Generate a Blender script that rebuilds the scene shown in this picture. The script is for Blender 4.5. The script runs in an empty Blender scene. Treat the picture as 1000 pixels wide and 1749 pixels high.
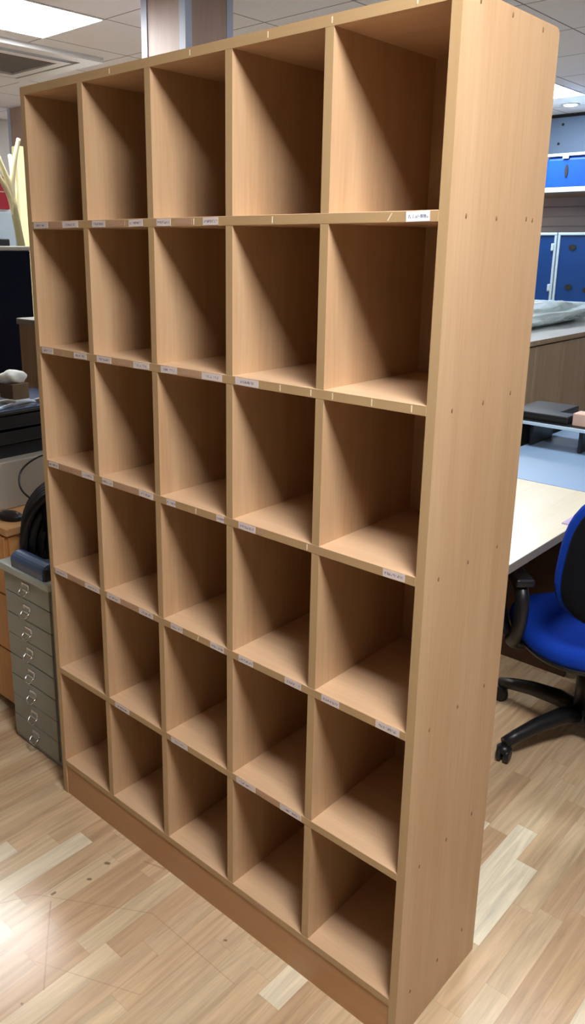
import bpy, bmesh, math, random
from mathutils import Vector, Matrix
random.seed(7)
C = bpy.context.scene.collection
PI = math.pi

# ------------------------------------------------------------------ materials
def srgb(r, g, b):
    f = lambda c: (c/255/12.92) if c/255 <= .04045 else ((c/255+.055)/1.055)**2.4
    return (f(r), f(g), f(b), 1)

def newmat(name):
    m = bpy.data.materials.new(name); m.use_nodes = True
    nt = m.node_tree
    return m, nt, nt.nodes['Principled BSDF']

def N(nt, typ, **k):
    n = nt.nodes.new(typ)
    for a, b in k.items(): setattr(n, a, b)
    return n

def L(nt, a, b): nt.links.new(a, b)

def mth(nt, op, a, b=None, c=None):
    n = N(nt, 'ShaderNodeMath', operation=op)
    for i, v in enumerate((a, b, c)):
        if v is None: continue
        if isinstance(v, (int, float)): n.inputs[i].default_value = v
        else: L(nt, v, n.inputs[i])
    return n.outputs[0]

def mixc(nt, fac, a, b, blend='MIX'):
    n = N(nt, 'ShaderNodeMix', data_type='RGBA', blend_type=blend)
    for i, v in ((0, fac), (6, a), (7, b)):
        if isinstance(v, (int, float)): n.inputs[i].default_value = v
        elif isinstance(v, tuple): n.inputs[i].default_value = v
        else: L(nt, v, n.inputs[i])
    return n.outputs[2]

def simple(name, col, rough=.5, metal=0, var=.06, scale=30, bump=0, spec=.5, bscale=None):
    m, nt, p = newmat(name)
    tc = N(nt, 'ShaderNodeTexCoord'); no = N(nt, 'ShaderNodeTexNoise')
    no.inputs['Scale'].default_value = scale; no.inputs['Detail'].default_value = 4
    L(nt, tc.outputs['Object'], no.inputs['Vector'])
    d = tuple(c*(1-var*2) for c in col[:3])+(1,); e = tuple(min(1, c*(1+var)) for c in col[:3])+(1,)
    L(nt, mixc(nt, no.outputs['Fac'], d, e), p.inputs['Base Color'])
    p.inputs['Roughness'].default_value = rough; p.inputs['Metallic'].default_value = metal
    p.inputs['Specular IOR Level'].default_value = spec
    if bump:
        n2 = N(nt, 'ShaderNodeTexNoise'); n2.inputs['Scale'].default_value = bscale or scale*4
        L(nt, tc.outputs['Object'], n2.inputs['Vector'])
        b = N(nt, 'ShaderNodeBump'); b.inputs['Strength'].default_value = bump; b.inputs['Distance'].default_value = .003
        L(nt, n2.outputs['Fac'], b.inputs['Height']); L(nt, b.outputs[0], p.inputs['Normal'])
    return m

def wood(name, light, dark, axis='z', rough=.42, scale=1.0, contrast=.5, spec=.5, coat=0):
    """laminate with grain running along one axis"""
    m, nt, p = newmat(name)
    tc = N(nt, 'ShaderNodeTexCoord')
    mp = N(nt, 'ShaderNodeMapping')
    s = {'x': (.9, 16, 16), 'y': (16, .9, 16), 'z': (16, 16, .9)}[axis]
    mp.inputs['Scale'].default_value = [v*scale for v in s]
    L(nt, tc.outputs['Object'], mp.inputs['Vector'])
    n1 = N(nt, 'ShaderNodeTexNoise'); n1.inputs['Scale'].default_value = 1; n1.inputs['Detail'].default_value = 3
    n1.inputs['Distortion'].default_value = .6
    L(nt, mp.outputs[0], n1.inputs['Vector'])
    n2 = N(nt, 'ShaderNodeTexNoise'); n2.inputs['Scale'].default_value = 9; n2.inputs['Detail'].default_value = 5
    L(nt, mp.outputs[0], n2.inputs['Vector'])
    f = mth(nt, 'ADD', mth(nt, 'MULTIPLY', n1.outputs['Fac'], .62), mth(nt, 'MULTIPLY', n2.outputs['Fac'], .38))
    r = N(nt, 'ShaderNodeMapRange'); r.inputs[1].default_value = .5-contrast*.35; r.inputs[2].default_value = .5+contrast*.35
    L(nt, f, r.inputs[0])
    L(nt, mixc(nt, r.outputs[0], dark, light), p.inputs['Base Color'])
    p.inputs['Roughness'].default_value = rough
    p.inputs['Specular IOR Level'].default_value = spec
    p.inputs['Coat Weight'].default_value = coat; p.inputs['Coat Roughness'].default_value = .12
    return m

M = {}
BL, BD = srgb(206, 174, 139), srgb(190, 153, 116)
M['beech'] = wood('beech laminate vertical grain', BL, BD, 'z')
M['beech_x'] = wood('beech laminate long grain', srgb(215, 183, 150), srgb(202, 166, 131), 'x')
M['edge'] = wood('beech edge banding', srgb(194, 165, 124), srgb(180, 148, 108), 'x', contrast=.8)
M['edge_v'] = wood('beech edge banding upright', srgb(194, 165, 124), srgb(180, 148, 108), 'z', contrast=.8)
M['plinth'] = wood('warm plinth laminate', srgb(198, 152, 108), srgb(182, 136, 94), 'x', contrast=.9)
M['post'] = simple('pale cream yellow paint', srgb(236, 228, 176), .6, var=.02)
M['orange'] = wood('orange beech', srgb(222, 166, 108), srgb(204, 146, 88), 'z')
M['orange_x'] = wood('orange beech top', srgb(216, 166, 116), srgb(198, 146, 94), 'x')
M['col_wood'] = wood('column veneer', srgb(200, 178, 168), srgb(176, 152, 142), 'z', contrast=.8)
M['taupe_wood'] = wood('taupe oak laminate', srgb(170, 145, 118), srgb(146, 122, 96), 'z')
M['desk_top'] = wood('pale maple top', srgb(228, 220, 196), srgb(212, 200, 172), 'y', rough=.22, contrast=.9)
M['desk_reflection'] = simple('desk top with painted blue reflection', srgb(138, 164, 196), .3, var=.03, scale=3)  # bluish reflection in the glossy top, painted as its base colour
M['desk_under'] = wood('dark brown panel', srgb(92, 66, 48), srgb(70, 48, 34), 'y')
M['grey_edge'] = simple('grey plastic edging', srgb(140, 138, 132), .4)
M['white'] = simple('white plastic', srgb(228, 232, 236), .4, var=.03)
M['white_lam'] = simple('white laminate', srgb(222, 222, 222), .3, var=.03, scale=4)
M['alu'] = simple('pale blue grey aluminium', srgb(196, 210, 238), .4, 0, var=.03)
M['chrome'] = simple('bright nickel', srgb(225, 225, 228), .22, 1, var=.03)
M['steel_grey'] = simple('grey green painted steel', srgb(148, 153, 148), .38, .1, var=.03, scale=12, bump=.05)
M['steel_lid'] = simple('lighter grey steel', srgb(176, 186, 184), .35, .1, var=.03, scale=12)
M['dark_gap'] = simple('dark gap', srgb(38, 36, 34), .8)
M['black'] = simple('black plastic', srgb(26, 26, 30), .4, var=.05, bump=.05, scale=60)
M['black_rough'] = simple('black fabric', srgb(16, 17, 24), .95, var=.1, scale=200, bump=.2, spec=.15)
M['navy_fab'] = simple('near black navy fabric', srgb(12, 15, 28), .95, var=.1, scale=180, bump=.15, spec=.1)
M['cable'] = simple('black rubber cable', srgb(14, 14, 20), .45, var=.05)
M['slate'] = simple('slate blue vinyl', srgb(66, 84, 116), .28, var=.06, scale=20)
M['blue_fab'] = simple('royal blue fabric', srgb(8, 54, 160), .9, var=.12, scale=160, bump=.25, spec=.2)
M['blue_bin'] = simple('blue moulded plastic', srgb(18, 80, 190), .35, var=.05, scale=6)
M['blue_dark'] = simple('deep blue plastic', srgb(6, 66, 138), .35, var=.05, scale=6)
M['frame_white'] = simple('ice white moulding', srgb(198, 222, 240), .4, var=.03)
M['beige'] = simple('warm beige casing', srgb(168, 160, 148), .5, var=.03, scale=10)
M['red'] = simple('crimson board', srgb(170, 20, 50), .7)
M['lilac'] = simple('lilac card', srgb(178, 158, 190), .7)
M['tan'] = simple('pale tan card', srgb(214, 182, 166), .7)
M['card'] = simple('brown card', srgb(120, 96, 72), .8)
M['paper'] = simple('white paper', srgb(235, 240, 240), .8, var=.02)
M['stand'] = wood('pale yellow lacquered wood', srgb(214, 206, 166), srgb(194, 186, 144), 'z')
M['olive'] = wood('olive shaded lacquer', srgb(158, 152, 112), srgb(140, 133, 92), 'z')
M['wall'] = simple('painted wall', srgb(220, 222, 224), .85, var=.02, scale=8, bump=.05)
M['wall_far'] = simple('grey blue painted wall', srgb(84, 88, 96), .85, var=.02, scale=8)
M['wall_blue'] = simple('blue grey metal panel', srgb(108, 130, 160), .5, var=.04, scale=3)
M['taupe'] = simple('taupe slat board', srgb(206, 202, 206), .6, var=.05, scale=3)
M['nail'] = simple('filled nail hole', srgb(140, 108, 78), .7)
M['grille'] = simple('grey grille plastic', srgb(128, 122, 118), .7)
M['scratch'] = simple('bare white scratch', srgb(238, 226, 200), .7)
M['residue'] = simple('glue residue', srgb(196, 158, 132), .7, var=.15, scale=200)

def label_mat(name, paper, ink):
    m, nt, p = newmat(name)
    tc = N(nt, 'ShaderNodeTexCoord'); sp = N(nt, 'ShaderNodeSeparateXYZ'); L(nt, tc.outputs['Object'], sp.inputs[0])
    mp = N(nt, 'ShaderNodeMapping'); mp.inputs['Scale'].default_value = (1, .001, .35); L(nt, tc.outputs['Object'], mp.inputs['Vector'])
    oi = N(nt, 'ShaderNodeObjectInfo')
    ad = N(nt, 'ShaderNodeVectorMath', operation='ADD'); L(nt, mp.outputs[0], ad.inputs[0]); L(nt, oi.outputs['Random'], ad.inputs[1])
    no = N(nt, 'ShaderNodeTexNoise'); no.inputs['Scale'].default_value = 420; no.inputs['Detail'].default_value = 1
    L(nt, ad.outputs[0], no.inputs['Vector'])
    ink_f = mth(nt, 'GREATER_THAN', no.outputs['Fac'], .5)
    band = mth(nt, 'LESS_THAN', mth(nt, 'ABSOLUTE', sp.outputs['Z']), .0026)
    inx = mth(nt, 'LESS_THAN', mth(nt, 'ABSOLUTE', sp.outputs['X']), .019)
    f = mth(nt, 'MULTIPLY', mth(nt, 'MULTIPLY', ink_f, band), inx)
    L(nt, mixc(nt, mth(nt, 'MULTIPLY', f, .75), paper, ink), p.inputs['Base Color'])
    p.inputs['Roughness'].default_value = .6
    return m
M['label'] = label_mat('name sticker', srgb(226, 214, 214), srgb(120, 110, 130))
M['label_white'] = label_mat('fresh name sticker', srgb(236, 242, 250), srgb(50, 70, 120))

def emit(name, col, s):
    m, nt, p = newmat(name)
    p.inputs['Base Color'].default_value = (.9, .9, .9, 1)
    p.inputs['Emission Color'].default_value = col; p.inputs['Emission Strength'].default_value = s
    return m
LIGHT = 9.0
M['lamp'] = emit('lit diffuser', (1, .98, .96, 1), LIGHT)
M['lamp_near'] = emit('lit near diffuser', (1, .975, .95, 1), LIGHT*1.9)
M['lamp_far'] = emit('lit far diffuser', (.86, .95, 1, 1), LIGHT)
M['spot'] = emit('lit downlight', (.95, .98, 1, 1), 14)

def floor_mat():
    m, nt, p = newmat('three strip oak laminate')
    tc = N(nt, 'ShaderNodeTexCoord'); sp = N(nt, 'ShaderNodeSeparateXYZ'); L(nt, tc.outputs['Object'], sp.inputs[0])
    X, Y = sp.outputs['X'], sp.outputs['Y']
    W = .0588
    u = mth(nt, 'DIVIDE', mth(nt, 'SUBTRACT', X, .0065), W)
    ix = mth(nt, 'FLOOR', u)
    wn = N(nt, 'ShaderNodeTexWhiteNoise', noise_dimensions='1D'); L(nt, ix, wn.inputs['W'])
    yy = mth(nt, 'ADD', mth(nt, 'DIVIDE', Y, .36), mth(nt, 'MULTIPLY', wn.outputs['Value'], 37.3))
    yw = mth(nt, 'ADD', yy, mth(nt, 'MULTIPLY', ix, 11.17))
    vo = N(nt, 'ShaderNodeTexVoronoi', voronoi_dimensions='1D', feature='F1')
    vo.inputs['Scale'].default_value = 1; vo.inputs['Randomness'].default_value = .8; L(nt, yw, vo.inputs['W'])
    sc = N(nt, 'ShaderNodeSeparateColor'); L(nt, vo.outputs['Color'], sc.inputs[0])
    ramp = N(nt, 'ShaderNodeValToRGB'); cr = ramp.color_ramp
    stops = [(0, srgb(196, 164, 130)), (.3, srgb(204, 175, 142)), (.6, srgb(210, 184, 151)), (.86, srgb(216, 194, 161)), (.92, srgb(229, 215, 187)), (1, srgb(233, 223, 199))]
    while len(cr.elements) < len(stops): cr.elements.new(.5)
    for e, (a, c) in zip(cr.elements, stops): e.position = a; e.color = c
    L(nt, sc.outputs[0], ramp.inputs[0])
    # grain with a per-strip offset
    cv = N(nt, 'ShaderNodeCombineXYZ')
    L(nt, mth(nt, 'MULTIPLY', X, 42), cv.inputs[0]); L(nt, mth(nt, 'ADD', mth(nt, 'MULTIPLY', Y, 2.6), mth(nt, 'MULTIPLY', sc.outputs[1], 50)), cv.inputs[1]); L(nt, mth(nt, 'MULTIPLY', ix, 3.7), cv.inputs[2])
    g = N(nt, 'ShaderNodeTexNoise'); g.inputs['Scale'].default_value = 1; g.inputs['Detail'].default_value = 6; g.inputs['Roughness'].default_value = .6; g.inputs['Distortion'].default_value = 1.1
    L(nt, cv.outputs[0], g.inputs['Vector'])
    gr = N(nt, 'ShaderNodeMapRange'); gr.inputs[1].default_value = .3; gr.inputs[2].default_value = .7; gr.inputs[3].default_value = .72; gr.inputs[4].default_value = 1.12
    L(nt, g.outputs['Fac'], gr.inputs[0])
    col = mixc(nt, 1.0, ramp.outputs[0], gr.outputs[0], 'MULTIPLY')
    # joints: every third seam a little darker
    fr = mth(nt, 'FRACT', u); dx = mth(nt, 'MINIMUM', fr, mth(nt, 'SUBTRACT', 1, fr))
    seam = mth(nt, 'LESS_THAN', dx, .018)
    v2 = N(nt, 'ShaderNodeTexVoronoi', voronoi_dimensions='1D', feature='DISTANCE_TO_EDGE')
    v2.inputs['Scale'].default_value = 1; v2.inputs['Randomness'].default_value = .8; L(nt, yw, v2.inputs['W'])
    end = mth(nt, 'LESS_THAN', v2.outputs['Distance'], .004)
    s = mth(nt, 'MAXIMUM', seam, end)
    col = mixc(nt, mth(nt, 'MULTIPLY', s, .14), col, srgb(150, 112, 80))
    # scuffs: dots and thin scratches worn into the boards
    def seg(ax, ay, bx, by, w, fac, c):
        nonlocal col
        dxv, dyv = bx-ax, by-ay; l2 = dxv*dxv+dyv*dyv+1e-9
        px = mth(nt, 'SUBTRACT', X, ax); py = mth(nt, 'SUBTRACT', Y, ay)
        t = mth(nt, 'DIVIDE', mth(nt, 'ADD', mth(nt, 'MULTIPLY', px, dxv), mth(nt, 'MULTIPLY', py, dyv)), l2)
        t = mth(nt, 'MAXIMUM', mth(nt, 'MINIMUM', t, 1), 0)
        qx = mth(nt, 'SUBTRACT', px, mth(nt, 'MULTIPLY', t, dxv)); qy = mth(nt, 'SUBTRACT', py, mth(nt, 'MULTIPLY', t, dyv))
        d = mth(nt, 'SQRT', mth(nt, 'ADD', mth(nt, 'MULTIPLY', qx, qx), mth(nt, 'MULTIPLY', qy, qy)))
        mr = N(nt, 'ShaderNodeMapRange'); mr.inputs[1].default_value = w*.5; mr.inputs[2].default_value = w*1.3; mr.inputs[3].default_value = fac; mr.inputs[4].default_value = 0
        L(nt, d, mr.inputs[0]); col = mixc(nt, mr.outputs[0], col, c)
    dk = srgb(96, 74, 52); br = srgb(150, 110, 84)
    seg(.318, -.253, .318, -.245, .004, .8, dk); seg(.331, -.094, .337, -.09, .005, .8, dk); seg(.343, -.160, .347, -.156, .004, .8, dk)
    seg(.735, -.05, .738, -.048, .003, .7, dk); seg(.53, -.47, .532, -.47, .003, .7, dk); seg(.40, -.02, .46, .0, .003, .4, br)
    seg(.336, -.269, .448, -.353, .002, .5, br); seg(.448, -.353, .536, -.418, .002, .45, br)
    seg(.248, -.359, .287, -.283, .0018, .4, br); seg(.287, -.283, .549, -.117, .0014, .35, br); seg(.549, -.117, .832, -.118, .0013, .35, br)
    seg(.44, -.40, .70, -.28, .0013, .3, br)
    L(nt, col, p.inputs['Base Color'])
    p.inputs['Roughness'].default_value = .2
    p.inputs['Specular IOR Level'].default_value = .3
    b = N(nt, 'ShaderNodeBump'); b.inputs['Strength'].default_value = .12; b.inputs['Distance'].default_value = .001
    L(nt, mth(nt, 'SUBTRACT', g.outputs['Fac'], s), b.inputs['Height']); L(nt, b.outputs[0], p.inputs['Normal'])
    return m
M['floor'] = floor_mat()

GX0, GXP, GY0, GYP = -.19, .585, 1.755, .61
def ceiling_mat():
    m, nt, p = newmat('mineral fibre ceiling tiles')
    tc = N(nt, 'ShaderNodeTexCoord'); sp = N(nt, 'ShaderNodeSeparateXYZ'); L(nt, tc.outputs['Object'], sp.inputs[0])
    def d(o, a, pch):
        f = mth(nt, 'FRACT', mth(nt, 'DIVIDE', mth(nt, 'SUBTRACT', o, a), pch))
        return mth(nt, 'MULTIPLY', mth(nt, 'MINIMUM', f, mth(nt, 'SUBTRACT', 1, f)), pch)
    dm = mth(nt, 'MINIMUM', d(sp.outputs['X'], GX0, GXP), d(sp.outputs['Y'], GY0, GYP))
    line = mth(nt, 'LESS_THAN', dm, .0045)
    no = N(nt, 'ShaderNodeTexNoise'); no.inputs['Scale'].default_value = 90; no.inputs['Detail'].default_value = 6; L(nt, tc.outputs['Object'], no.inputs['Vector'])
    c = mixc(nt, no.outputs['Fac'], srgb(222, 227, 236), srgb(238, 242, 250))
    L(nt, mixc(nt, mth(nt, 'MULTIPLY', line, .8), c, srgb(96, 96, 104)), p.inputs['Base Color'])
    p.inputs['Roughness'].default_value = .95; p.inputs['Specular IOR Level'].default_value = .1
    b = N(nt, 'ShaderNodeBump'); b.inputs['Strength'].default_value = .3; b.inputs['Distance'].default_value = .004
    L(nt, mth(nt, 'SUBTRACT', mth(nt, 'MULTIPLY', no.outputs['Fac'], .4), line), b.inputs['Height']); L(nt, b.outputs[0], p.inputs['Normal'])
    return m
M['ceiling'] = ceiling_mat()

# ------------------------------------------------------------------ mesh helpers
class MB:
    def __init__(s): s.bm = bmesh.new(); s.mats = []
    def mi(s, m):
        if m not in s.mats: s.mats.append(m)
        return s.mats.index(m)
    def box(s, x0, x1, y0, y1, z0, z1, m='white', bev=0, rot=None, seg=2, front=None):
        t = bmesh.new()
        bmesh.ops.create_cube(t, size=1)
        for v in t.verts:
            v.co = Vector(((x0+x1)/2+v.co.x*(x1-x0), (y0+y1)/2+v.co.y*(y1-y0), (z0+z1)/2+v.co.z*(z1-z0)))
        i = s.mi(m)
        for f in t.faces: f.material_index = i
        if front:
            j = s.mi(front)
            t.normal_update()
            for f in t.faces:
                if f.normal.y < -.9: f.material_index = j
        if bev: bmesh.ops.bevel(t, geom=t.edges[:], offset=bev, segments=seg, profile=.5, affect='EDGES')
        if rot: bmesh.ops.transform(t, matrix=rot, verts=t.verts)
        s.add(t); return s
    def add(s, t, M4=None):
        if M4 is not None: bmesh.ops.transform(t, matrix=M4, verts=t.verts)
        me = bpy.data.meshes.new('tmp'); t.to_mesh(me); t.free(); s.bm.from_mesh(me); bpy.data.meshes.remove(me)
    def tube(s, pts, r, m='black', n=10, closed=False, sx=1.0, up=(0, 0, 1)):
        """swept round (or flattened) bar; r a number or one radius per point"""
        pts = [Vector(p) for p in pts]; k = len(pts)
        rr = r if isinstance(r, (list, tuple)) else [r]*k
        t = bmesh.new(); rings = []; prev = None
        for i, p in enumerate(pts):
            a = pts[(i-1) % k] if (closed or i > 0) else p
            b = pts[(i+1) % k] if (closed or i < k-1) else p
            d = (b-a).normalized()
            u0 = Vector(up) if prev is None else prev
            u = u0-d*u0.dot(d)
            if u.length < 1e-4: u = d.orthogonal()
            u.normalize(); prev = u; w = d.cross(u)
            rings.append([t.verts.new(p+(u*math.cos(2*PI*j/n)+w*math.sin(2*PI*j/n)*sx)*rr[i]) for j in range(n)])
        i0 = s.mi(m)
        for i in range(k if closed else k-1):
            A, B = rings[i], rings[(i+1) % k]
            for j in range(n):
                f = t.faces.new((A[j], A[(j+1) % n], B[(j+1) % n], B[j])); f.smooth = True; f.material_index = i0
        if not closed:
            for R_ in (rings[0][::-1], rings[-1]):
                f = t.faces.new(R_); f.material_index = i0
        bmesh.ops.recalc_face_normals(t, faces=t.faces)
        s.add(t); return s
    def lathe(s, prof, m='black', n=24, mat=None, sx=1, sy=1, power=2.0):
        """profile [(r,z)...] spun round z; power>2 squares the plan"""
        t = bmesh.new(); rings = []
        def pl(a):
            c, q = math.cos(a), math.sin(a)
            e = 2/power
            return (math.copysign(abs(c)**e, c), math.copysign(abs(q)**e, q))
        for r, z in prof:
            rings.append([t.verts.new((pl(2*PI*j/n)[0]*r*sx, pl(2*PI*j/n)[1]*r*sy, z)) for j in range(n)])
        i0 = s.mi(m)
        for A, B in zip(rings, rings[1:]):
            for j in range(n):
                f = t.faces.new((A[j], A[(j+1) % n], B[(j+1) % n], B[j])); f.smooth = True; f.material_index = i0
        for R_ in (rings[0][::-1], rings[-1]):
            f = t.faces.new(R_); f.material_index = i0
        bmesh.ops.recalc_face_normals(t, faces=t.faces)
        s.add(t, mat); return s
    def prism(s, outline, a, b, m, axis='x', bev=0):
        """outline extruded between a and b along axis"""
        t = bmesh.new()
        def mk(p, h):
            return {'x': (h, p[0], p[1]), 'y': (p[0], h, p[1]), 'z': (p[0], p[1], h)}[axis]
        A = [t.verts.new(mk(p, a)) for p in outline]; B = [t.verts.new(mk(p, b)) for p in outline]
        n = len(outline); i0 = s.mi(m)
        t.faces.new(A[::-1]); t.faces.new(B)
        for j in range(n): t.faces.new((A[j], A[(j+1) % n], B[(j+1) % n], B[j]))
        for f in t.faces: f.material_index = i0
        bmesh.ops.recalc_face_normals(t, faces=t.faces)
        if bev: bmesh.ops.bevel(t, geom=[e for e in t.edges if abs((e.verts[0].co-e.verts[1].co)['xyz'.index(axis)]) < 1e-6], offset=bev, segments=2, affect='EDGES')
        s.add(t); return s
    def build(s, name, parent=None, loc=None, rot=None, smooth=False):
        me = bpy.data.meshes.new(name); s.bm.to_mesh(me); s.bm.free()
        for m in s.mats: me.materials.append(M[m])
        o = bpy.data.objects.new(name, me); C.objects.link(o)
        if parent: o.parent = parent
        if loc: o.location = loc
        if rot: o.rotation_euler = rot
        if smooth:
            for p in me.polygons: p.use_smooth = True
        return o

def tag(o, label, cat, group=None, kind=None):
    o['label'] = label; o['category'] = cat
    if group: o['group'] = group
    if kind: o['kind'] = kind
    return o
def thing(name, label, cat, loc=(0, 0, 0), rz=0, group=None):
    o = bpy.data.objects.new(name, None); C.objects.link(o); o.location = loc; o.rotation_euler = (0, 0, rz)
    o.empty_display_size = .1
    return tag(o, label, cat, group)
def struct(name, mb):
    o = mb.build(name); o['kind'] = 'structure'; return o
def copy_tree(o, parent=None):
    c = o.copy(); C.objects.link(c); c.parent = parent
    for ch in o.children: copy_tree(ch, c)
    return c
B = MB

# ------------------------------------------------------------------ setting
XL, XR, YF, YB, ZC = -5.5, 4.5, -4.6, 6.42, 2.75
struct('floor', B().box(XL, XR, YF, YB, -.05, 0, 'floor'))
def ceil_bm():
    return B().box(XL, XR, YF, YB, ZC, ZC+.05, 'ceiling')
struct('ceiling', ceil_bm())
struct('wall_left', B().box(XL-.1, XL, YF, YB, 0, ZC, 'wall'))
struct('wall_right', B().box(XR, XR+.1, YF, YB, 0, ZC, 'wall_far'))
struct('wall_front', B().box(XL, XR, YF-.1, YF, 0, ZC, 'wall_far'))
struct('wall_back', B().box(XL, XR, YB, YB+.1, 0, ZC, 'wall'))
tr = B().box(-3.2, 2.4, YB-.05, YB, 2.40, 2.72, 'wall_blue', .004)
for x, z in ((-1.385, 2.66), (-1.41, 2.50)):
    tr.lathe([(.012, 0), (.012, .004), (.008, .007)], 'dark_gap', 10, Matrix.Translation((x, YB-.05, z)) @ Matrix.Rotation(PI/2, 4, 'X'))
tr.box(-3.2, 2.4, YB-.03, YB, 2.72, 2.75, 'dark_gap')
struct('trim_1', tr)

# ------------------------------------------------------------------ ceiling lights
def panel_light(x0, x1, y0, y1, label, mat='lamp', group='square ceiling light panels'):
    cx, cy = (x0+x1)/2, (y0+y1)/2; hx, hy = (x1-x0)/2, (y1-y0)/2
    t = thing('ceiling_light', label, 'light', (cx, cy, ZC), 0, group)
    f = B(); w = .012; zt, zb = 0, -.006
    f.box(-hx, hx, -hy, -hy+w, zb, zt, 'white'); f.box(-hx, hx, hy-w, hy, zb, zt, 'white')
    f.box(-hx, -hx+w, -hy+w, hy-w, zb, zt, 'white'); f.box(hx-w, hx, -hy+w, hy-w, zb, zt, 'white')
    f.build('frame', t)
    B().box(-hx+w, hx-w, -hy+w, hy-w, -.004, -.001, mat).build('diffuser', t)
    return t
gx = lambda k: GX0+GXP*k
gy = lambda k: GY0+GYP*k
panel_light(gx(-4), gx(-3), gy(-2), gy(0), 'bright long ceiling light panel beside the air conditioning unit')
panel_light(gx(3), gx(4), -.86, -.25, 'bright square ceiling light panel over the open floor before the pigeonhole unit', 'lamp_near')
panel_light(gx(1), gx(2), 1.755, 2.365, 'added unseen ceiling light panel over the pale desk and blue chair', 'lamp_far')  # out of view; added to light the column side and the desk
panel_light(gx(-9)+.1, gx(-8)+.1, gy(4), gy(5), 'added unseen ceiling light panel over the far left columns')  # hidden behind the unit; added to brighten the far background
panel_light(gx(-2)-.1, gx(-1)-.1, 4.96, 5.56, 'square ceiling light panel far back above the blue bins', 'lamp_far')
dl = thing('downlight', 'small round recessed downlight in the ceiling above the blue bins', 'light', (-1.15, 5.93, ZC))
B().lathe([(.075, 0), (.075, -.006), (.055, -.008)], 'white', 24).build('rim', dl)
B().lathe([(.05, -.0081), (.05, -.010), (.02, -.012)], 'spot', 20).build('lens', dl)

# air-conditioning cassette
ac = thing('ceiling_cassette', 'square white air conditioning cassette with grey grille in the ceiling', 'air conditioner', (-3.17, 1.82, ZC))
f = B(); H_ = .48
def ring(mb, a, b, z0, z1, m):
    mb.box(-a, a, -a, -b, z0, z1, m); mb.box(-a, a, b, a, z0, z1, m); mb.box(-a, -b, -b, b, z0, z1, m); mb.box(b, a, -b, b, z0, z1, m)
ring(f, H_, .375, -.03, 0, 'white'); f.build('frame', ac)
f = B(); ring(f, .375, .335, -.006, 0, 'dark_gap'); f.build('air_slot', ac)
f = B(); ring(f, .335, .27, -.036, 0, 'white'); f.build('centre_panel', ac)
f = B(); f.box(-.27, .27, -.27, .27, -.016, 0, 'grey_edge')
for k in range(22):
    x = -.26+k*.0248; f.box(x, x+.012, -.27, .27, -.024, -.016, 'grille')
f.build('grille', ac)
for s in (1, -1):
    B().box(s*.347-.006, s*.347+.006, -.30, .30, -.028, -.024, 'alu', .002).build('louvre', ac)

# ------------------------------------------------------------------ columns
def column(x0, x1, y0, y1, label):
    c = thing('column', label, 'column', ((x0+x1)/2, (y0+y1)/2, 0))
    hx, hy = (x1-x0)/2, (y1-y0)/2
    B().box(-hx+.004, hx-.004, -hy+.004, hy-.004, 0, ZC, 'col_wood').build('veneer_panel', c)
    w = .042
    for sx in (-1, 1):
        for sy in (-1, 1):
            m = B()
            xa, xb = sorted((sx*hx, sx*(hx-w))); ya, yb = sorted((sy*hy, sy*(hy-.006)))
            m.box(xa, xb, ya, yb, 0, ZC, 'alu')
            xa, xb = sorted((sx*hx, sx*(hx-.006))); ya, yb = sorted((sy*(hy-.006), sy*(hy-w)))
            m.box(xa, xb, ya, yb, 0, ZC, 'alu')
            m.build('corner_strip', c)
    return c
column(-1.49, -1.175, 1.62, 1.935, 'wood veneered square column with pale metal corner strips behind the pigeonhole unit')
column(-4.93, -4.63, 2.93, 3.23, 'wood veneered column far left behind the pale coat stand')

# ------------------------------------------------------------------ pigeonhole unit
UW, UH, UD, DI, T = 1.176, 1.9576, .333, .318, .018
ZS = [.1145, .4214, .7320, 1.0397, 1.3425, 1.6493]
DX = (UW-T)/5
unit = thing('pigeonhole_unit', 'tall light beech pigeonhole shelving unit with thirty empty square compartments', 'shelving unit')
def side(x0):
    m = B()
    r = .012; pr = [(0, 0), (UD, 0), (UD, UH-r)]+[(UD-r+r*math.cos(a), UH-r+r*math.sin(a)) for a in [PI/8*k for k in range(1, 5)]]+[(0, UH)]
    m.prism([(y, z) for y, z in pr], x0, x0+T, 'beech', 'x')
    o = m.build('side_panel', unit)
    me = o.data; me.materials.append(M['edge_v'])
    for p in me.polygons:
        if p.normal.y < -.9: p.material_index = 1
    return o
side(0); rp = side(UW-T)
B().box(T, UW-T, .0, UD-.004, UH-T, UH, 'beech_x', front='edge').build('top_panel', unit)
B().box(T, UW-T, DI, DI+.006, .05, UH-T, 'beech').build('back_panel', unit)
B().box(T, UW-T, .003, .021, 0, ZS[0]-T, 'plinth').build('plinth', unit)
shelves = []
for k, z in enumerate(ZS):
    shelves.append(B().box(T, UW-T, 0, DI, z-T, z, 'beech_x', .0008, seg=1, front='edge').build('shelf', unit))
tops = ZS[1:]+[UH]
for i in range(1, 5):
    m = B()
    for k in range(6):
        m.box(i*DX, i*DX+T, .0003, DI, ZS[k], tops[k]-T, 'beech', front='edge_v')
    m.build('divider', unit)
LAB = {5: [(.026, .087), (.149, .211), (.267, .315), (.399, .446), (.492, .536), (.632, .675), (1.100, 1.143)],
       4: [(.028, .078), (.168, .22), (.262, .317), (.399, .454), (.494, .547), (.624, .684), (.721, .784)],
       3: [(.027, .071), (.176, .225), (.262, .304), (.405, .456), (.503, .533), (.665, .688), (.731, .779), (1.091, 1.137)],
       2: [(.026, .082), (.165, .227), (.26, .315), (.390, .443), (.508, .549), (.643, .686), (.732, .775), (.865, .909), (.962, 1.006), (1.092, 1.145)],
       1: [(.275, .335), (.50, .56), (.725, .785), (.858, .918)]}
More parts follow.
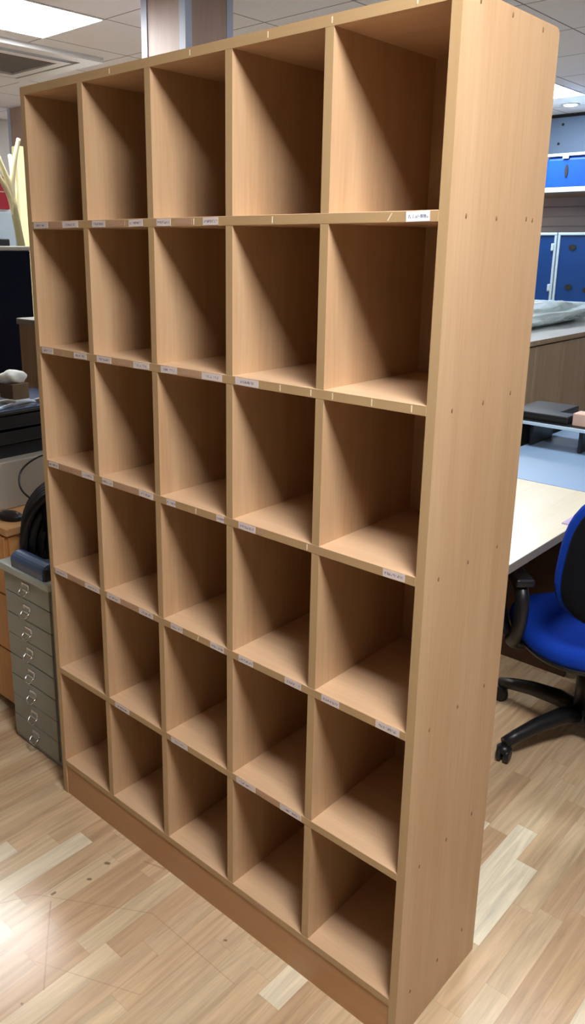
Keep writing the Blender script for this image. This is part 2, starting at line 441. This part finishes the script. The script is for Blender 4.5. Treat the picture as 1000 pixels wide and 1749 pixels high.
for k, ls in LAB.items():
    for a, b in ls:
        w = b-a; h = .0145 if (k, a) != (5, 1.100) else .0155
        white = (k, a) == (5, 1.100)
        o = B().box(-w/2, w/2, -.0004, .0002, -h/2, h/2, 'label_white' if white else 'label').build('name_sticker', shelves[k])
        o.location = ((a+b)/2, -.0005, ZS[k]-T/2)
        o.rotation_euler = (0, random.uniform(-.02, .02), 0)
RES = {5: [(.095, .145), (.33, .385), (.55, .60)], 4: [(.083, .12), (.322, .39), (.555, .62)], 3: [(.075, .17), (.31, .40), (.785, .80)], 2: [(.09, .15), (.32, .38), (.69, .695)], 1: [(.79, .85)], 0: [(.78, .82)]}
for k, ls in RES.items():
    for a, b in ls:
        B().box(a, b, -.0004, .0002, ZS[k]-T+.003, ZS[k]-.003, 'residue').build('glue_residue', shelves[k])
for k, x, dx in ((5, .815, .0), (5, 1.065, .008), (5, .605, 0), (4, .84, 0), (4, .915, 0), (4, .965, 0), (4, 1.05, 0), (4, 1.13, 0), (3, .60, 0), (3, .915, 0), (2, .60, .004)):
    z = ZS[k]-T/2
    B().prism([(x-.001, z-.006), (x+.0012, z-.006), (x+.0012+dx, z+.006), (x-.001+dx, z+.006)], -.0005, .0002, 'scratch', 'y').build('scratch_mark', shelves[k])
tp = [c for c in unit.children if c.name.startswith('top_panel')][0]
for x in (.60, .80, .94, 1.10, .35):
    B().prism([(x-.001, UH-.014), (x+.001, UH-.014), (x+.001, UH-.004), (x-.001, UH-.004)], -.0005, .0002, 'scratch', 'y').build('scratch_mark', tp)
def nail(y, z):
    o = B().lathe([(.0026, -.0002), (.0026, .0004), (.001, .0006)], 'nail', 10, Matrix.Rotation(PI/2, 4, 'Y') @ Matrix.Scale(1.7, 4, (1, 0, 0))).build('nail_head', rp)
    o.location = (UW, y, z)
for z in (1.945, 1.640, 1.331, 1.027, .722, .413, .104):
    for y in (.05, .157, .267): nail(y+random.uniform(-.004, .004), z+random.uniform(-.003, .003))
nail(.292, 1.641)

# ------------------------------------------------------------------ steel drawer cabinet
cab = thing('drawer_cabinet', 'narrow grey steel cabinet with eight small drawers left of the pigeonhole unit', 'cabinet', (-.223, .05, 0))
cw = .134
B().box(-cw, cw, .006, .40, 0, .607, 'steel_grey', .003).build('body', cab)
B().box(-cw-.010, cw+.006, -.012, .405, .607, .632, 'steel_lid', .004).build('lid', cab)
hz = [.571, .497, .423, .350, .275, .201, .128, .055]
dr = None
for i, z in enumerate(hz):
    zc = z+.003
    d = B().box(-cw+.009, cw-.009, -.001, .008, -.0356, .0356, 'steel_grey', .0015).build('drawer', cab, (0, 0, zc))
    h = B()
    h.box(-.019, .019, -.004, 0, -.008, .020, 'chrome', .0015)
    h.box(-.014, .014, -.005, -.0035, -.003, .013, 'steel_grey')
    h.tube([(-.017, -.003, .002), (-.018, -.014, -.008), (-.012, -.020, -.015), (.012, -.020, -.015), (.018, -.014, -.008), (.017, -.003, .002)], .0026, 'chrome', 8)
    h.build('handle', d)
roll = thing('vinyl_case', 'rounded slate blue vinyl case lying along the front of the steel cabinet', 'case', (-.195, .088, .6325))
m = B()
pr = [(-.045, 0), (-.047, .02)]+[(-.018+.030*math.cos(a), .022+.026*math.sin(a)) for a in [PI*(1-k/10) for k in range(1, 10)]]+[(.03, .012), (.035, 0)]
m.prism([(p[0], p[1]) for p in pr], -.095, .085, 'slate', 'x', .003)
m.build('case_body', roll)
B().box(.085, .091, -.044, .032, 0, .04, 'black', .004).build('end_cap', roll)

coil = thing('cable_coil', 'large slumped coil of thick black cable on top of the steel cabinet', 'cable', (-.222, .235, .632), math.radians(57))
m = B()
for j in range(6):
    for r_ in (1.0, .84, .68, .52, .36, .2):
        pts = []
        for a in range(44):
            t = 2*PI*a/44; sn = math.sin(t)
            pts.append((.158*r_*math.cos(t), -.012+j*.025+.005*math.sin(t*2+j*1.3), .016+(1-r_)*.012+(.215*r_*sn**.8 if sn > 0 else 0)))
        m.tube(pts, .0145, 'cable', 8, closed=True)
m.build('cable_loops', coil)
for x in (-.09, .07):
    B().tube([(x, -.032, .10), (x, -.032, .172), (x, .05, .196), (x, .132, .172), (x, .132, .10)], .007, 'black_rough', 8).build('cable_tie', coil)
m = B()
pts = [(-.62, .30, .83), (-.60, .315, .862), (-.575, .345, .868), (-.50, .42, .86)]
def smooth_pts(P, n=8):
    P = [Vector(p) for p in P]; out = []
    for i in range(len(P)-1):
        a = P[max(i-1, 0)]; b = P[i]; c = P[i+1]; d = P[min(i+2, len(P)-1)]
        for k in range(n):
            t = k/n
            out.append(.5*((2*b)+(c-a)*t+(2*a-5*b+4*c-d)*t*t+(3*b-a-3*c+d)*t**3))
    out.append(P[-1]); return out
def cable(name, P, r, label, group=None, m='cable'):
    o = B().tube(smooth_pts(P), r, m, 8).build(name)
    return tag(o, label, 'cable', group)
cable('loose_cable', [(-.31, .20, .79), (-.35, .175, .80), (-.40, .16, .835), (-.445, .19, .875), (-.44, .24, .91), (-.41, .30, .925), (-.33, .34, .90), (-.27, .33, .825)], .0035, 'thin black cable looping up behind the coil before the beige casing')

# ------------------------------------------------------------------ orange pedestal and what stands on it
ped = thing('wooden_pedestal', 'orange beech pedestal at the left edge behind the steel cabinet', 'cabinet', (-.80, .12, 0))
B().box(-.36, .35, .012, .52, .03, .668, 'orange', .002).build('carcass', ped)
B().box(-.36, .345, .03, .51, 0, .03, 'dark_gap').build('plinth', ped)
B().box(-.37, .362, -.004, .53, .668, .694, 'orange_x', .003).build('top', ped)
for z0, z1 in ((.04, .24), (.245, .45), (.455, .66)):
    d = B().box(-.35, .34, -.004, .012, z0, z1, 'orange', .002).build('drawer', ped)
    B().tube([(-.06, -.004, (z0+z1)/2), (-.06, -.025, (z0+z1)/2), (.06, -.025, (z0+z1)/2), (.06, -.004, (z0+z1)/2)], .004, 'chrome', 8).build('handle', d)
mo = thing('computer_mouse', 'black computer mouse on the orange pedestal top', 'mouse', (-.525, .185, .694), math.radians(20))
B().lathe([(.026, 0), (.029, .008), (.026, .018), (.016, .026), (.005, .029)], 'black', 20, None, 1.75, 1.05).build('shell', mo)
B().lathe([(.004, -.003), (.0055, 0), (.004, .003)], 'grey_edge', 12, Matrix.Translation((.028, 0, .024)) @ Matrix.Rotation(PI/2, 4, 'X')).build('scroll_wheel', mo)
tag(B().lathe([(.006, 0), (.014, .003), (.016, .012), (.010, .020), (.003, .023)], 'paper', 12, None, 1.3, 1).build('paper_scrap', None, (-.50, .262, .694)), 'small crumpled white scrap beside the black mouse', 'paper')
pc = thing('beige_casing', 'warm grey beige equipment casing lying on the orange pedestal', 'computer', (-.62, .13, .694))
B().box(-.48, 0, .0, .50, .0, .172, 'beige', .004).build('case_body', pc)
B().box(-.002, .003, .004, .088, .006, .166, 'beige', .002).build('side_cover', pc)
# black trays stacked on it
def tray(z, dx, dy, rz, label, h=.045, w=.34, d=.46, lo='black'):
    t = thing('letter_tray', label, 'tray', (-.84+dx, .385+dy, z), rz, 'black letter trays stacked on the beige casing')
    m = B(); m.box(-w/2, w/2, -d/2, d/2, 0, .004, lo, .001)
    m.box(-w/2, -w/2+.004, -d/2, d/2, .004, h, lo); m.box(w/2-.004, w/2, -d/2, d/2, .004, h*.9, lo)
    m.box(-w/2+.004, w/2-.004, d/2-.004, d/2, .004, h, lo); m.box(-w/2+.004, w/2-.004, -d/2, -d/2+.004, .004, h*.6, lo)
    m.build('tray_body', t)
    B().box(-w/2+.01, w/2-.01, -d/2+.01, d/2-.01, .004, h*.55, 'black_rough', .003).build('black_contents', t)
z = .866
for i, (dx, dy, rz, lb) in enumerate([(.0, .0, .0, 'lowest black letter tray directly on the beige casing'), (.01, .0, .04, 'second black letter tray up from the beige casing'), (.0, .01, -.03, 'third black letter tray up from the beige casing')]):
    tray(z, dx, dy, rz, lb, .05); z += .0505
ZT = z
lp = thing('laptop', 'closed dark laptop with silvery rim lying on the black letter trays', 'laptop', (-.83, .40, ZT), .06)
B().box(-.16, .16, -.21, .21, 0, .012, 'black', .003).build('base', lp)
B().box(-.16, .16, -.21, .21, .0125, .020, 'slate', .003).build('lid', lp)
ZT += .0201
for i, P in enumerate([[(-.66, .24, ZT+.006), (-.685, .29, ZT+.008), (-.66, .36, ZT+.022), (-.69, .43, ZT+.007), (-.665, .54, ZT+.014)], [(-.70, .24, ZT+.024), (-.665, .30, ZT+.030), (-.70, .36, ZT+.007), (-.665, .46, ZT+.024), (-.70, .55, ZT+.008)]]):
    tag(B().tube(smooth_pts(P), .0055, 'grey_edge' if i else 'alu', 8).build('charger_lead'), ['pale grey lead curled on the closed laptop near its edge', 'darker grey lead snaking across the middle of the closed laptop'][i], 'cable')
bx = thing('tissue_box', 'small brown box with white tissue bulging from its top beside the wooden cupboard', 'box', (-.765, .375, ZT))
B().box(-.045, .045, -.034, .034, 0, .018, 'paper', .002).build('white_base', bx)
B().box(-.045, .045, -.034, .034, .018, .075, 'card', .003).build('carton', bx)
t = bmesh.new(); bmesh.ops.create_icosphere(t, subdivisions=3, radius=1)
for v in t.verts:
    n_ = 1+.16*math.sin(5*v.co.x+2*v.co.z)*math.cos(4*v.co.y+1.3*v.co.z)
    v.co = Vector((v.co.x*.045*n_, v.co.y*.048*n_, max(-.02, v.co.z*.026*n_)+.094))
for f_ in t.faces: f_.smooth = True
m = B(); m.mi('paper'); m.add(t); m.build('tissue', bx)
blk = thing('desk_telephone', 'black desk telephone half cut by the left edge of the photo', 'telephone', (-.82, .235, ZT), 0)
B().prism([(-.07, 0), (.05, 0), (.05, .055), (.03, .075), (-.07, .03)], -.07, .06, 'black', 'x', .004).build('phone_body', blk)
B().tube([(-.055, .045, .085), (-.055, .02, .095), (-.055, -.03, .078), (-.055, -.055, .055)], [.02, .012, .012, .02], 'black', 10).build('handset', blk)

cp = thing('wooden_cupboard', 'taupe oak cupboard standing before the dark partition screen', 'cupboard', (-.76, .66, 0))
B().box(-.42, -.018, 0, .50, 0, 1.275, 'taupe_wood', .002).build('carcass', cp)
B().box(-.43, .006, -.006, .51, 1.275, 1.30, 'grey_edge', .003).build('top', cp)
d = B().box(-.018, 0, .004, .248, .06, 1.268, 'taupe_wood', .002).build('door', cp)
B().tube([(0, .225, .60), (.025, .225, .60), (.025, .225, .74), (0, .225, .74)], .004, 'chrome', 8).build('handle', d)
d = B().box(-.018, 0, .252, .496, .06, 1.268, 'taupe_wood', .002).build('door', cp)
B().tube([(0, .275, .60), (.025, .275, .60), (.025, .275, .74), (0, .275, .74)], .004, 'chrome', 8).build('handle', d)

ps = thing('partition_screen', 'tall near black fabric partition screen with grey top rail behind the cupboard', 'screen', (-1.97, .55, 0))
B().box(-.02, .02, -1.1, .665, .06, 1.565, 'navy_fab', .006).build('fabric_panel', ps)
B().box(-.024, .024, -1.105, .67, 1.565, 1.588, 'grey_edge', .006).build('top_rail', ps)
for y in (-.95, .55): B().box(-.20, .20, y-.03, y+.03, 0, .06, 'black', .008).build('foot', ps)

# coat stand
cs = thing('coat_stand', 'pale wooden coat stand with curved branching arms behind the dark screen', 'coat stand', (-2.115, 1.248, 0))
B().lathe([(.105, 0), (.105, .025), (.05, .05), (.02, .08)], 'stand', 32).build('base', cs)
B().tube([(0, .055, .05), (0, .045, 1.0), (0, .025, 1.55), (0, -.01, 1.78), (0, -.018, 1.86)], [.022, .022, .021, .019, .016], 'olive', 14).build('pole', cs)
arms = [[(0, -.015, 1.80), (0, -.012, 1.90), (0, .012, 2.02), (0, .045, 2.13)],
        [(0, -.012, 1.80), (0, -.03, 1.90), (0, -.062, 1.98), (0, -.12, 2.12)],
        [(0, -.005, 1.74), (0, -.03, 1.84), (0, -.075, 1.92), (0, -.15, 2.01)],
        [(-.01, 0, 1.76), (-.05, .03, 1.87), (-.09, .05, 1.96), (-.14, .07, 2.06)]]
for P in arms:
    PP = smooth_pts(P, 5); n_ = len(PP)
    B().tube(PP, [.018-.008*k/n_ for k in range(n_)], 'stand', 12).build('arm', cs)
tag(B().box(-.035, .035, -.035, .035, 0, 2.24, 'post', .006).build('painted_post', None, (-3.29, 2.01, 0)), 'cream yellow painted upright post behind the coat stand', 'post')

nb = thing('notice_board', 'crimson notice board on the far left wall', 'board', (XL, 2.75, 1.93))
B().box(0, .018, -.45, .47, 0, .30, 'red').build('red_panel', nb)
B().box(.018, .020, .12, .42, .155, .165, 'tan').build('paper_strip', nb)
wb = thing('whiteboard', 'pale blue white board below the crimson notice board on the left wall', 'board', (XL, 2.75, 1.0))
B().box(0, .02, -.9, .62, 0, .90, 'frame_white', .004).build('board_face', wb)
B().box(0, .06, -.85, .58, -.03, 0, 'alu', .003).build('pen_tray', wb)
tag(B().box(0, .06, 3.06, 3.16, 1.57, 1.65, 'black', .01).build('wall_speaker', None, (XL+.02, 0, 0)), 'small black box fixed over the whiteboard at the left edge', 'speaker')

# ------------------------------------------------------------------ right side: desks
def desk(y0, y1, top, label, x0=.33, x1=.93):
    d = thing('desk', label, 'desk', (x0, y0, 0)); w = x1-x0; l = y1-y0
    B().box(0, w-.003, .0, l, .705, .73, top, .001).build('desk_top', d)
    B().box(w-.003, w, .0, l, .703, .7305, 'grey_edge', .001).build('edge_strip', d)
    B().box(.30, .318, .0451, l-.0451, .22, .705, 'desk_under').build('modesty_panel', d)
    for y in (.02, l-.045):
        B().box(.10, .50, y, y+.025, 0, .705, 'desk_under', .001).build('end_panel', d)
    return d
desk(.46, 1.745, 'desk_top', 'pale maple office desk behind the blue chair')
desk(1.75, 3.15, 'desk_reflection', 'far desk top with painted blue grey reflection, beyond the pale maple part')  # separate top carries the desk's blue reflection as painted colour
stc = thing('storage_cupboard', 'brown wooden cupboard with white top behind the desks on the right', 'cupboard', (-.10, 2.9, 0))
B().box(-.62, -.018, 0, 2.3, 0, 1.06, 'taupe_wood', .002).build('carcass', stc)
B().box(-.63, .004, -.01, 2.31, 1.06, 1.086, 'white_lam', .002).build('top', stc)
B().box(.004, .007, -.01, 2.31, 1.060, 1.086, 'taupe_wood').build('edge_strip', stc)
for a, b in ((.005, .40), (.405, .80), (.805, 1.20), (1.205, 1.60), (1.605, 2.295)):
    d = B().box(-.018, 0, a, b, .05, 1.05, 'taupe_wood', .0015).build('door', stc)
bag = B()
t = bmesh.new(); bmesh.ops.create_icosphere(t, subdivisions=5, radius=1)
from mathutils import noise as mn
for v in t.verts:
    c = v.co.copy(); r = 1+.32*mn.noise(c*2.2)+.16*abs(mn.noise(c*6.1))+.07*mn.noise(c*14)
    v.co = Vector((c.x*.21*r, c.y*.95*r, max(0, (c.z*.55+.42))*.14*r))
bag.mi('bagm') if False else None
M['bagm'] = simple('crumpled translucent film', srgb(225, 242, 250), .22, var=.12, scale=14, bump=.6, bscale=40)
for f_ in t.faces: f_.smooth = True
bag.mi('bagm'); bag.add(t)
tag(bag.build('plastic_sheet', None, (-.56, 4.12, 1.0865)), 'crumpled clear plastic sheeting lying on the white topped brown cupboard', 'plastic sheet')
# riser with laptop and small box
rs = thing('monitor_riser', 'low black monitor riser with a silver front edge across the far desk top', 'riser', (.40, 2.38, .7305))
B().box(-.22, .42, -.10, .16, .098, .112, 'black', .003).build('riser_top', rs)
B().box(-.22, .42, -.108, -.10, .098, .112, 'frame_white', .001).build('silver_edge', rs)
for x in (-.05, .17, .40): B().box(x-.008, x+.008, -.08, .14, 0, .098, 'black', .003).build('leg', rs)
dk = thing('docking_station', 'flat black docking station on the monitor riser', 'electronics', (.44, 2.42, .8425))
B().box(-.25, .06, -.10, .00, 0, .034, 'black', .005).build('case_body', dk)
B().box(-.24, .055, -.1005, -.097, .014, .020, 'dark_gap').build('port_strip', dk)
tag(B().box(-.035, .04, -.04, .04, 0, .055, 'tan', .003).build('small_carton', None, (.555, 2.36, .8435)), 'small pale tan carton on the riser beside the black docking station', 'box')
tw = thing('gap_shade_block', 'black block added for the dark shade in the gap behind the far desk top', 'computer', (.20, 2.55, 0))  # added black box filling a gap that is only in shade
B().box(-.11, .11, -.40, .40, .01, .815, 'black', .006).build('case_body', tw)  # body of the added shade block, no real case
B().box(-.10, .10, -.41, -.40, .02, .80, 'black_rough', .003).build('shade_block_front', tw)
for y in (-.25, .25): B().box(-.09, .09, y-.02, y+.02, 0, .01, 'black').build('foot', tw)

# ------------------------------------------------------------------ far wall bins
sb = thing('slat_board', 'taupe horizontally slatted board on the far wall between the blue bins', 'wall board', (0, YB-.001, 0))
m = B()
for k in range(4): m.box(-3.0, 2.2, -.03, 0, 1.70+k*.088, 1.70+k*.088+.080, 'taupe', .004)
m.box(-3.0, 2.2, -.016, 0, 1.70, 2.05, 'taupe'); m.build('slats', sb)
sh = thing('wall_shelf', 'white edged shelf on the far wall carrying the upper blue bin', 'shelf', (0, YB, 2.05))
B().box(-3.0, 2.2, -.80, -.001, -.014, 0, 'taupe_wood').build('shelf_board', sh)
B().box(-3.0, 2.2, -.820, -.806, -.016, .022, 'frame_white', .003).build('front_lip', sh)
for x in (-2.6, -1.62, -.2, 1.2): B().prism([(-.70, -.014), (-.0, -.014), (0, -.10), (-.03, -.10)], x-.012, x+.012, 'taupe', 'x').build('bracket', sh)
def oval(mb, x, y, z, rx, rz_, m='dark_gap', d=.006):
    mb.lathe([(1, 0), (1, d)], m, 20, Matrix.Translation((x, y, z)) @ Matrix.Diagonal((rx, 1, rz_, 1)) @ Matrix.Rotation(PI/2, 4, 'X'))
b1 = thing('storage_bin', 'long bright blue plastic bin with white rim on the far wall shelf', 'bin', (-.62, 5.63, 2.05), 0, None)
m = B(); m.box(-.56, .56, 0, .40, .0, .262, 'blue_bin', .03, seg=4); m.build('bin_body', b1)
m = B(); m.box(-.57, .57, -.012, .41, .262, .284, 'frame_white', .005); m.build('lid', b1)
B().box(-.42, -.37, -.014, .0, .242, .262, 'frame_white', .003).build('clip', b1)
m = B(); oval(m, -.382, -.001, .148, .013, .05); m.build('handle_hole', b1)
lc = thing('low_cupboard', 'white low cupboard against the far wall beneath the blue bins', 'cupboard', (-.6, YB, 0))
B().box(-1.4, 1.8, -.80, -.001, .0, 1.15, 'white_lam', .004).build('carcass', lc)
for k in range(6):
    B().box(-1.39+k*.53, -1.39+k*.53+.525, -.816, -.80, .05, 1.14, 'white_lam', .003).build('door', lc)
def bin2(x0, x1, label, rc):
    w = x1-x0
    b = thing('storage_bin', label, 'bin', (x0, 5.63, 1.15), 0, None)
    B().box(.012, w-.012, .006, .42, .012, .545, 'blue_dark', .008).build('bin_body', b)
    m = B(); m.box(0, w, -.004, .03, .545, .567, 'frame_white', .004); m.box(0, w, -.004, .03, 0, .014, 'frame_white', .003)
    m.box(0, .020, -.004, .03, .014, .545, 'frame_white', .003); m.box(w-.020, w, -.004, .03, .014, .545, 'frame_white', .003); m.build('white_frame', b)
    for (x, z) in rc:
        m = B(); oval(m, x, .005, z, .030, .022); m.build('vent_hole', b)
    for z in (.45, .12): B().box(w-.042, w-.016, -.010, .006, z-.03, z+.03, 'frame_white', .006).build('latch', b)
bin2(-1.56, -1.025, 'deep blue upright bin with two white latches, left of the pair on the far wall', [(.12, .45), (.12, .14), (.30, .14)])
bin2(-1.015, -.50, 'deep blue upright bin with dark oval holes, right of the pair on the far wall', [(.125, .45), (.125, .13), (.275, .11), (.40, .45)])

# ------------------------------------------------------------------ office chair
CH = (1.04, 1.344, 0); CA = math.radians(134)
ch = thing('office_chair', 'royal blue and black swivel office chair with loop armrests at the pale desk', 'chair', CH, CA)
base = B().lathe([(.045, .07), (.05, .085), (.05, .12), (.035, .14)], 'black', 24).build('base_hub', ch)
for k in range(5):
    a = math.radians(-116+72*k)-CA
    ca, sa = math.cos(a), math.sin(a)
    P = [(r*ca, r*sa, z) for r, z in ((.03, .108), (.10, .112), (.20, .100), (.28, .080), (.325, .066))]
    leg = B().tube(P, [.030, .029, .025, .021, .018], 'black', 12, sx=.95).build('base_leg', ch)
    R_ = .322; c = B()
    ax = Matrix.Translation((R_*ca, R_*sa, .027)) @ Matrix.Rotation(a+.6, 4, 'Z') @ Matrix.Rotation(PI/2, 4, 'X')
    for s in (-1, 1):
        c.lathe([(.018, s*.012-.009), (.027, s*.012-.006), (.027, s*.012+.006), (.018, s*.012+.009)], 'black', 20, ax)
    c.lathe([(.012, .030), (.024, .036), (.024, .050), (.012, .060)], 'black', 16, Matrix.Translation((R_*ca, R_*sa, 0)))
    c.build('caster', leg)
m = B(); m.lathe([(.042, .13), (.040, .25), (.034, .255), (.034, .29), (.026, .30), (.026, .33)], 'black', 24); m.build('gas_lift', ch)
B().box(-.10, .12, -.08, .08, .318, .352, 'black', .010).build('mechanism', ch)
B().tube([(.02, -.05, .34), (.02, -.20, .338), (.02, -.25, .334)], .006, 'black', 8).build('lever', ch)
sh_ = B().lathe([(.10, .352), (.20, .355), (.245, .368), (.252, .384)], 'black', 48, Matrix.Diagonal((1, 1.0, 1, 1)), 1, 1, 2.6); sh_.build('seat_shell', ch)
sc_ = B().lathe([(.250, .3841), (.258, .400), (.252, .422), (.225, .436), (.16, .441), (.08, .437), (.02, .435)], 'blue_fab', 48, None, 1, 1, 2.6); sc_.build('seat_cushion', ch)
# backrest: rounded slab, local frame y across, z up, thickness x
def slab(zs, hw, x0, th, mname):
    """rows of (z, halfwidth); curved slab"""
    t = bmesh.new(); rows = []
    n = 14
    for z_, h_ in zip(zs, hw):
        row = []
        for side_ in (0, 1):
            for j in range(n+1):
                y_ = -h_+2*h_*j/n; y_ = y_ if side_ == 0 else -y_
                e = math.sqrt(max(0, 1-(y_/(h_+1e-6))**2)); e = .25+.75*e**.5 if h_ > .02 else .4
                cx_ = x0+.30*y_*y_ - .10*(z_-zs[0])+.35*(z_-zs[0])**2*.0
                row.append(t.verts.new((cx_+(th/2*e if side_ == 0 else -th/2*e), y_, z_)))
        rows.append(row)
    for A, B_ in zip(rows, rows[1:]):
        k_ = len(A)
        for j in range(k_): f = t.faces.new((A[j], A[(j+1) % k_], B_[(j+1) % k_], B_[j])); f.smooth = True
    t.faces.new(rows[0][::-1]); t.faces.new(rows[-1])
    bmesh.ops.recalc_face_normals(t, faces=t.faces)
    m = B(); m.mi(mname); m.add(t); return m
def oval_rows(z0, z1, wb, n=18):
    zs, hw = [], []
    for i in range(n+1):
        u = i/n; s_ = abs(2*u-1); e = (1-s_**3.2)**(1/2.4) if s_ < 1 else 0
        zs.append(z0+(z1-z0)*u); hw.append(max(.03, wb*e*(1.02-.10*u)))
    return zs, hw
zs, hw = oval_rows(.525, .985, .262)
slab(zs, hw, -.245, .05, 'blue_fab').build('backrest_cushion', ch)
zs, hw = oval_rows(.532, .975, .254)
slab(zs, hw, -.272, .035, 'black_rough').build('backrest_shell', ch)
B().tube([(-.05, 0, .335), (-.20, 0, .338), (-.285, 0, .38), (-.312, 0, .50), (-.312, 0, .68)], [.022, .022, .022, .02, .018], 'black', 12, sx=1.7, up=(1, 0, 0)).build('back_spine', ch)
for s in (-1, 1):
    P = [(.02, s*.16, .350), (.0, s*.25, .357), (-.03, s*.285, .385), (-.085, s*.293, .43), (-.115, s*.295, .50), (-.112, s*.295, .570), (-.07, s*.294, .603), (.03, s*.292, .606), (.10, s*.290, .600), (.135, s*.288, .57), (.12, s*.286, .51), (.08, s*.284, .43), (.05, s*.27, .375), (.03, s*.2, .353)]
    arm = B().tube(smooth_pts(P, 5), .018, 'black', 10, sx=1.2).build('armrest', ch)
    B().box(-.13, .14, s*.294-.030, s*.294+.030, .606, .634, 'black', .011, seg=3).build('arm_pad', arm)
m = B()
m.box(.890, .9345, 1.345, 1.60, .7309, .7325, 'lilac'); m.box(.9331, .9347, 1.345, 1.60, .655, .7325, 'lilac')
tag(m.build('lilac_sheet'), 'lilac card sheet folded over the pale desk edge beside the blue backrest', 'paper')

# ------------------------------------------------------------------ world, camera, view
w = bpy.data.worlds.new('World'); bpy.context.scene.world = w; w.use_nodes = True
w.node_tree.nodes['Background'].inputs[0].default_value = (.8, .85, .9, 1); w.node_tree.nodes['Background'].inputs[1].default_value = .3

cam = bpy.data.cameras.new('camera'); co = bpy.data.objects.new('camera', cam); C.objects.link(co)
yaw, pit, rol = -.751, -.262, .0055
yaw, pit, rol = -0.75098, -0.26197, 0.00547
fw = Vector((math.sin(yaw)*math.cos(pit), math.cos(yaw)*math.cos(pit), math.sin(pit)))
rt = Vector((math.cos(yaw), -math.sin(yaw), 0)); up = rt.cross(fw)
r2 = rt*math.cos(rol)+up*math.sin(rol); u2 = -rt*math.sin(rol)+up*math.cos(rol)
co.matrix_world = Matrix(((r2.x, u2.x, -fw.x, 1.8268), (r2.y, u2.y, -fw.y, -1.1374), (r2.z, u2.z, -fw.z, 1.5932), (0, 0, 0, 1)))
cam.sensor_fit = 'HORIZONTAL'; cam.sensor_width = 36; cam.lens = 36*1.3653
cam.shift_x = (500-428.93)/1000; cam.shift_y = (786.91-874.5)/1000
cam.clip_start = .05; cam.clip_end = 60
sc = bpy.context.scene; sc.camera = co
sc.view_settings.view_transform = 'Standard'; sc.view_settings.look = 'None'; sc.view_settings.gamma = 1
sc.view_settings.use_curve_mapping = False
sc.view_settings.exposure = 2.08
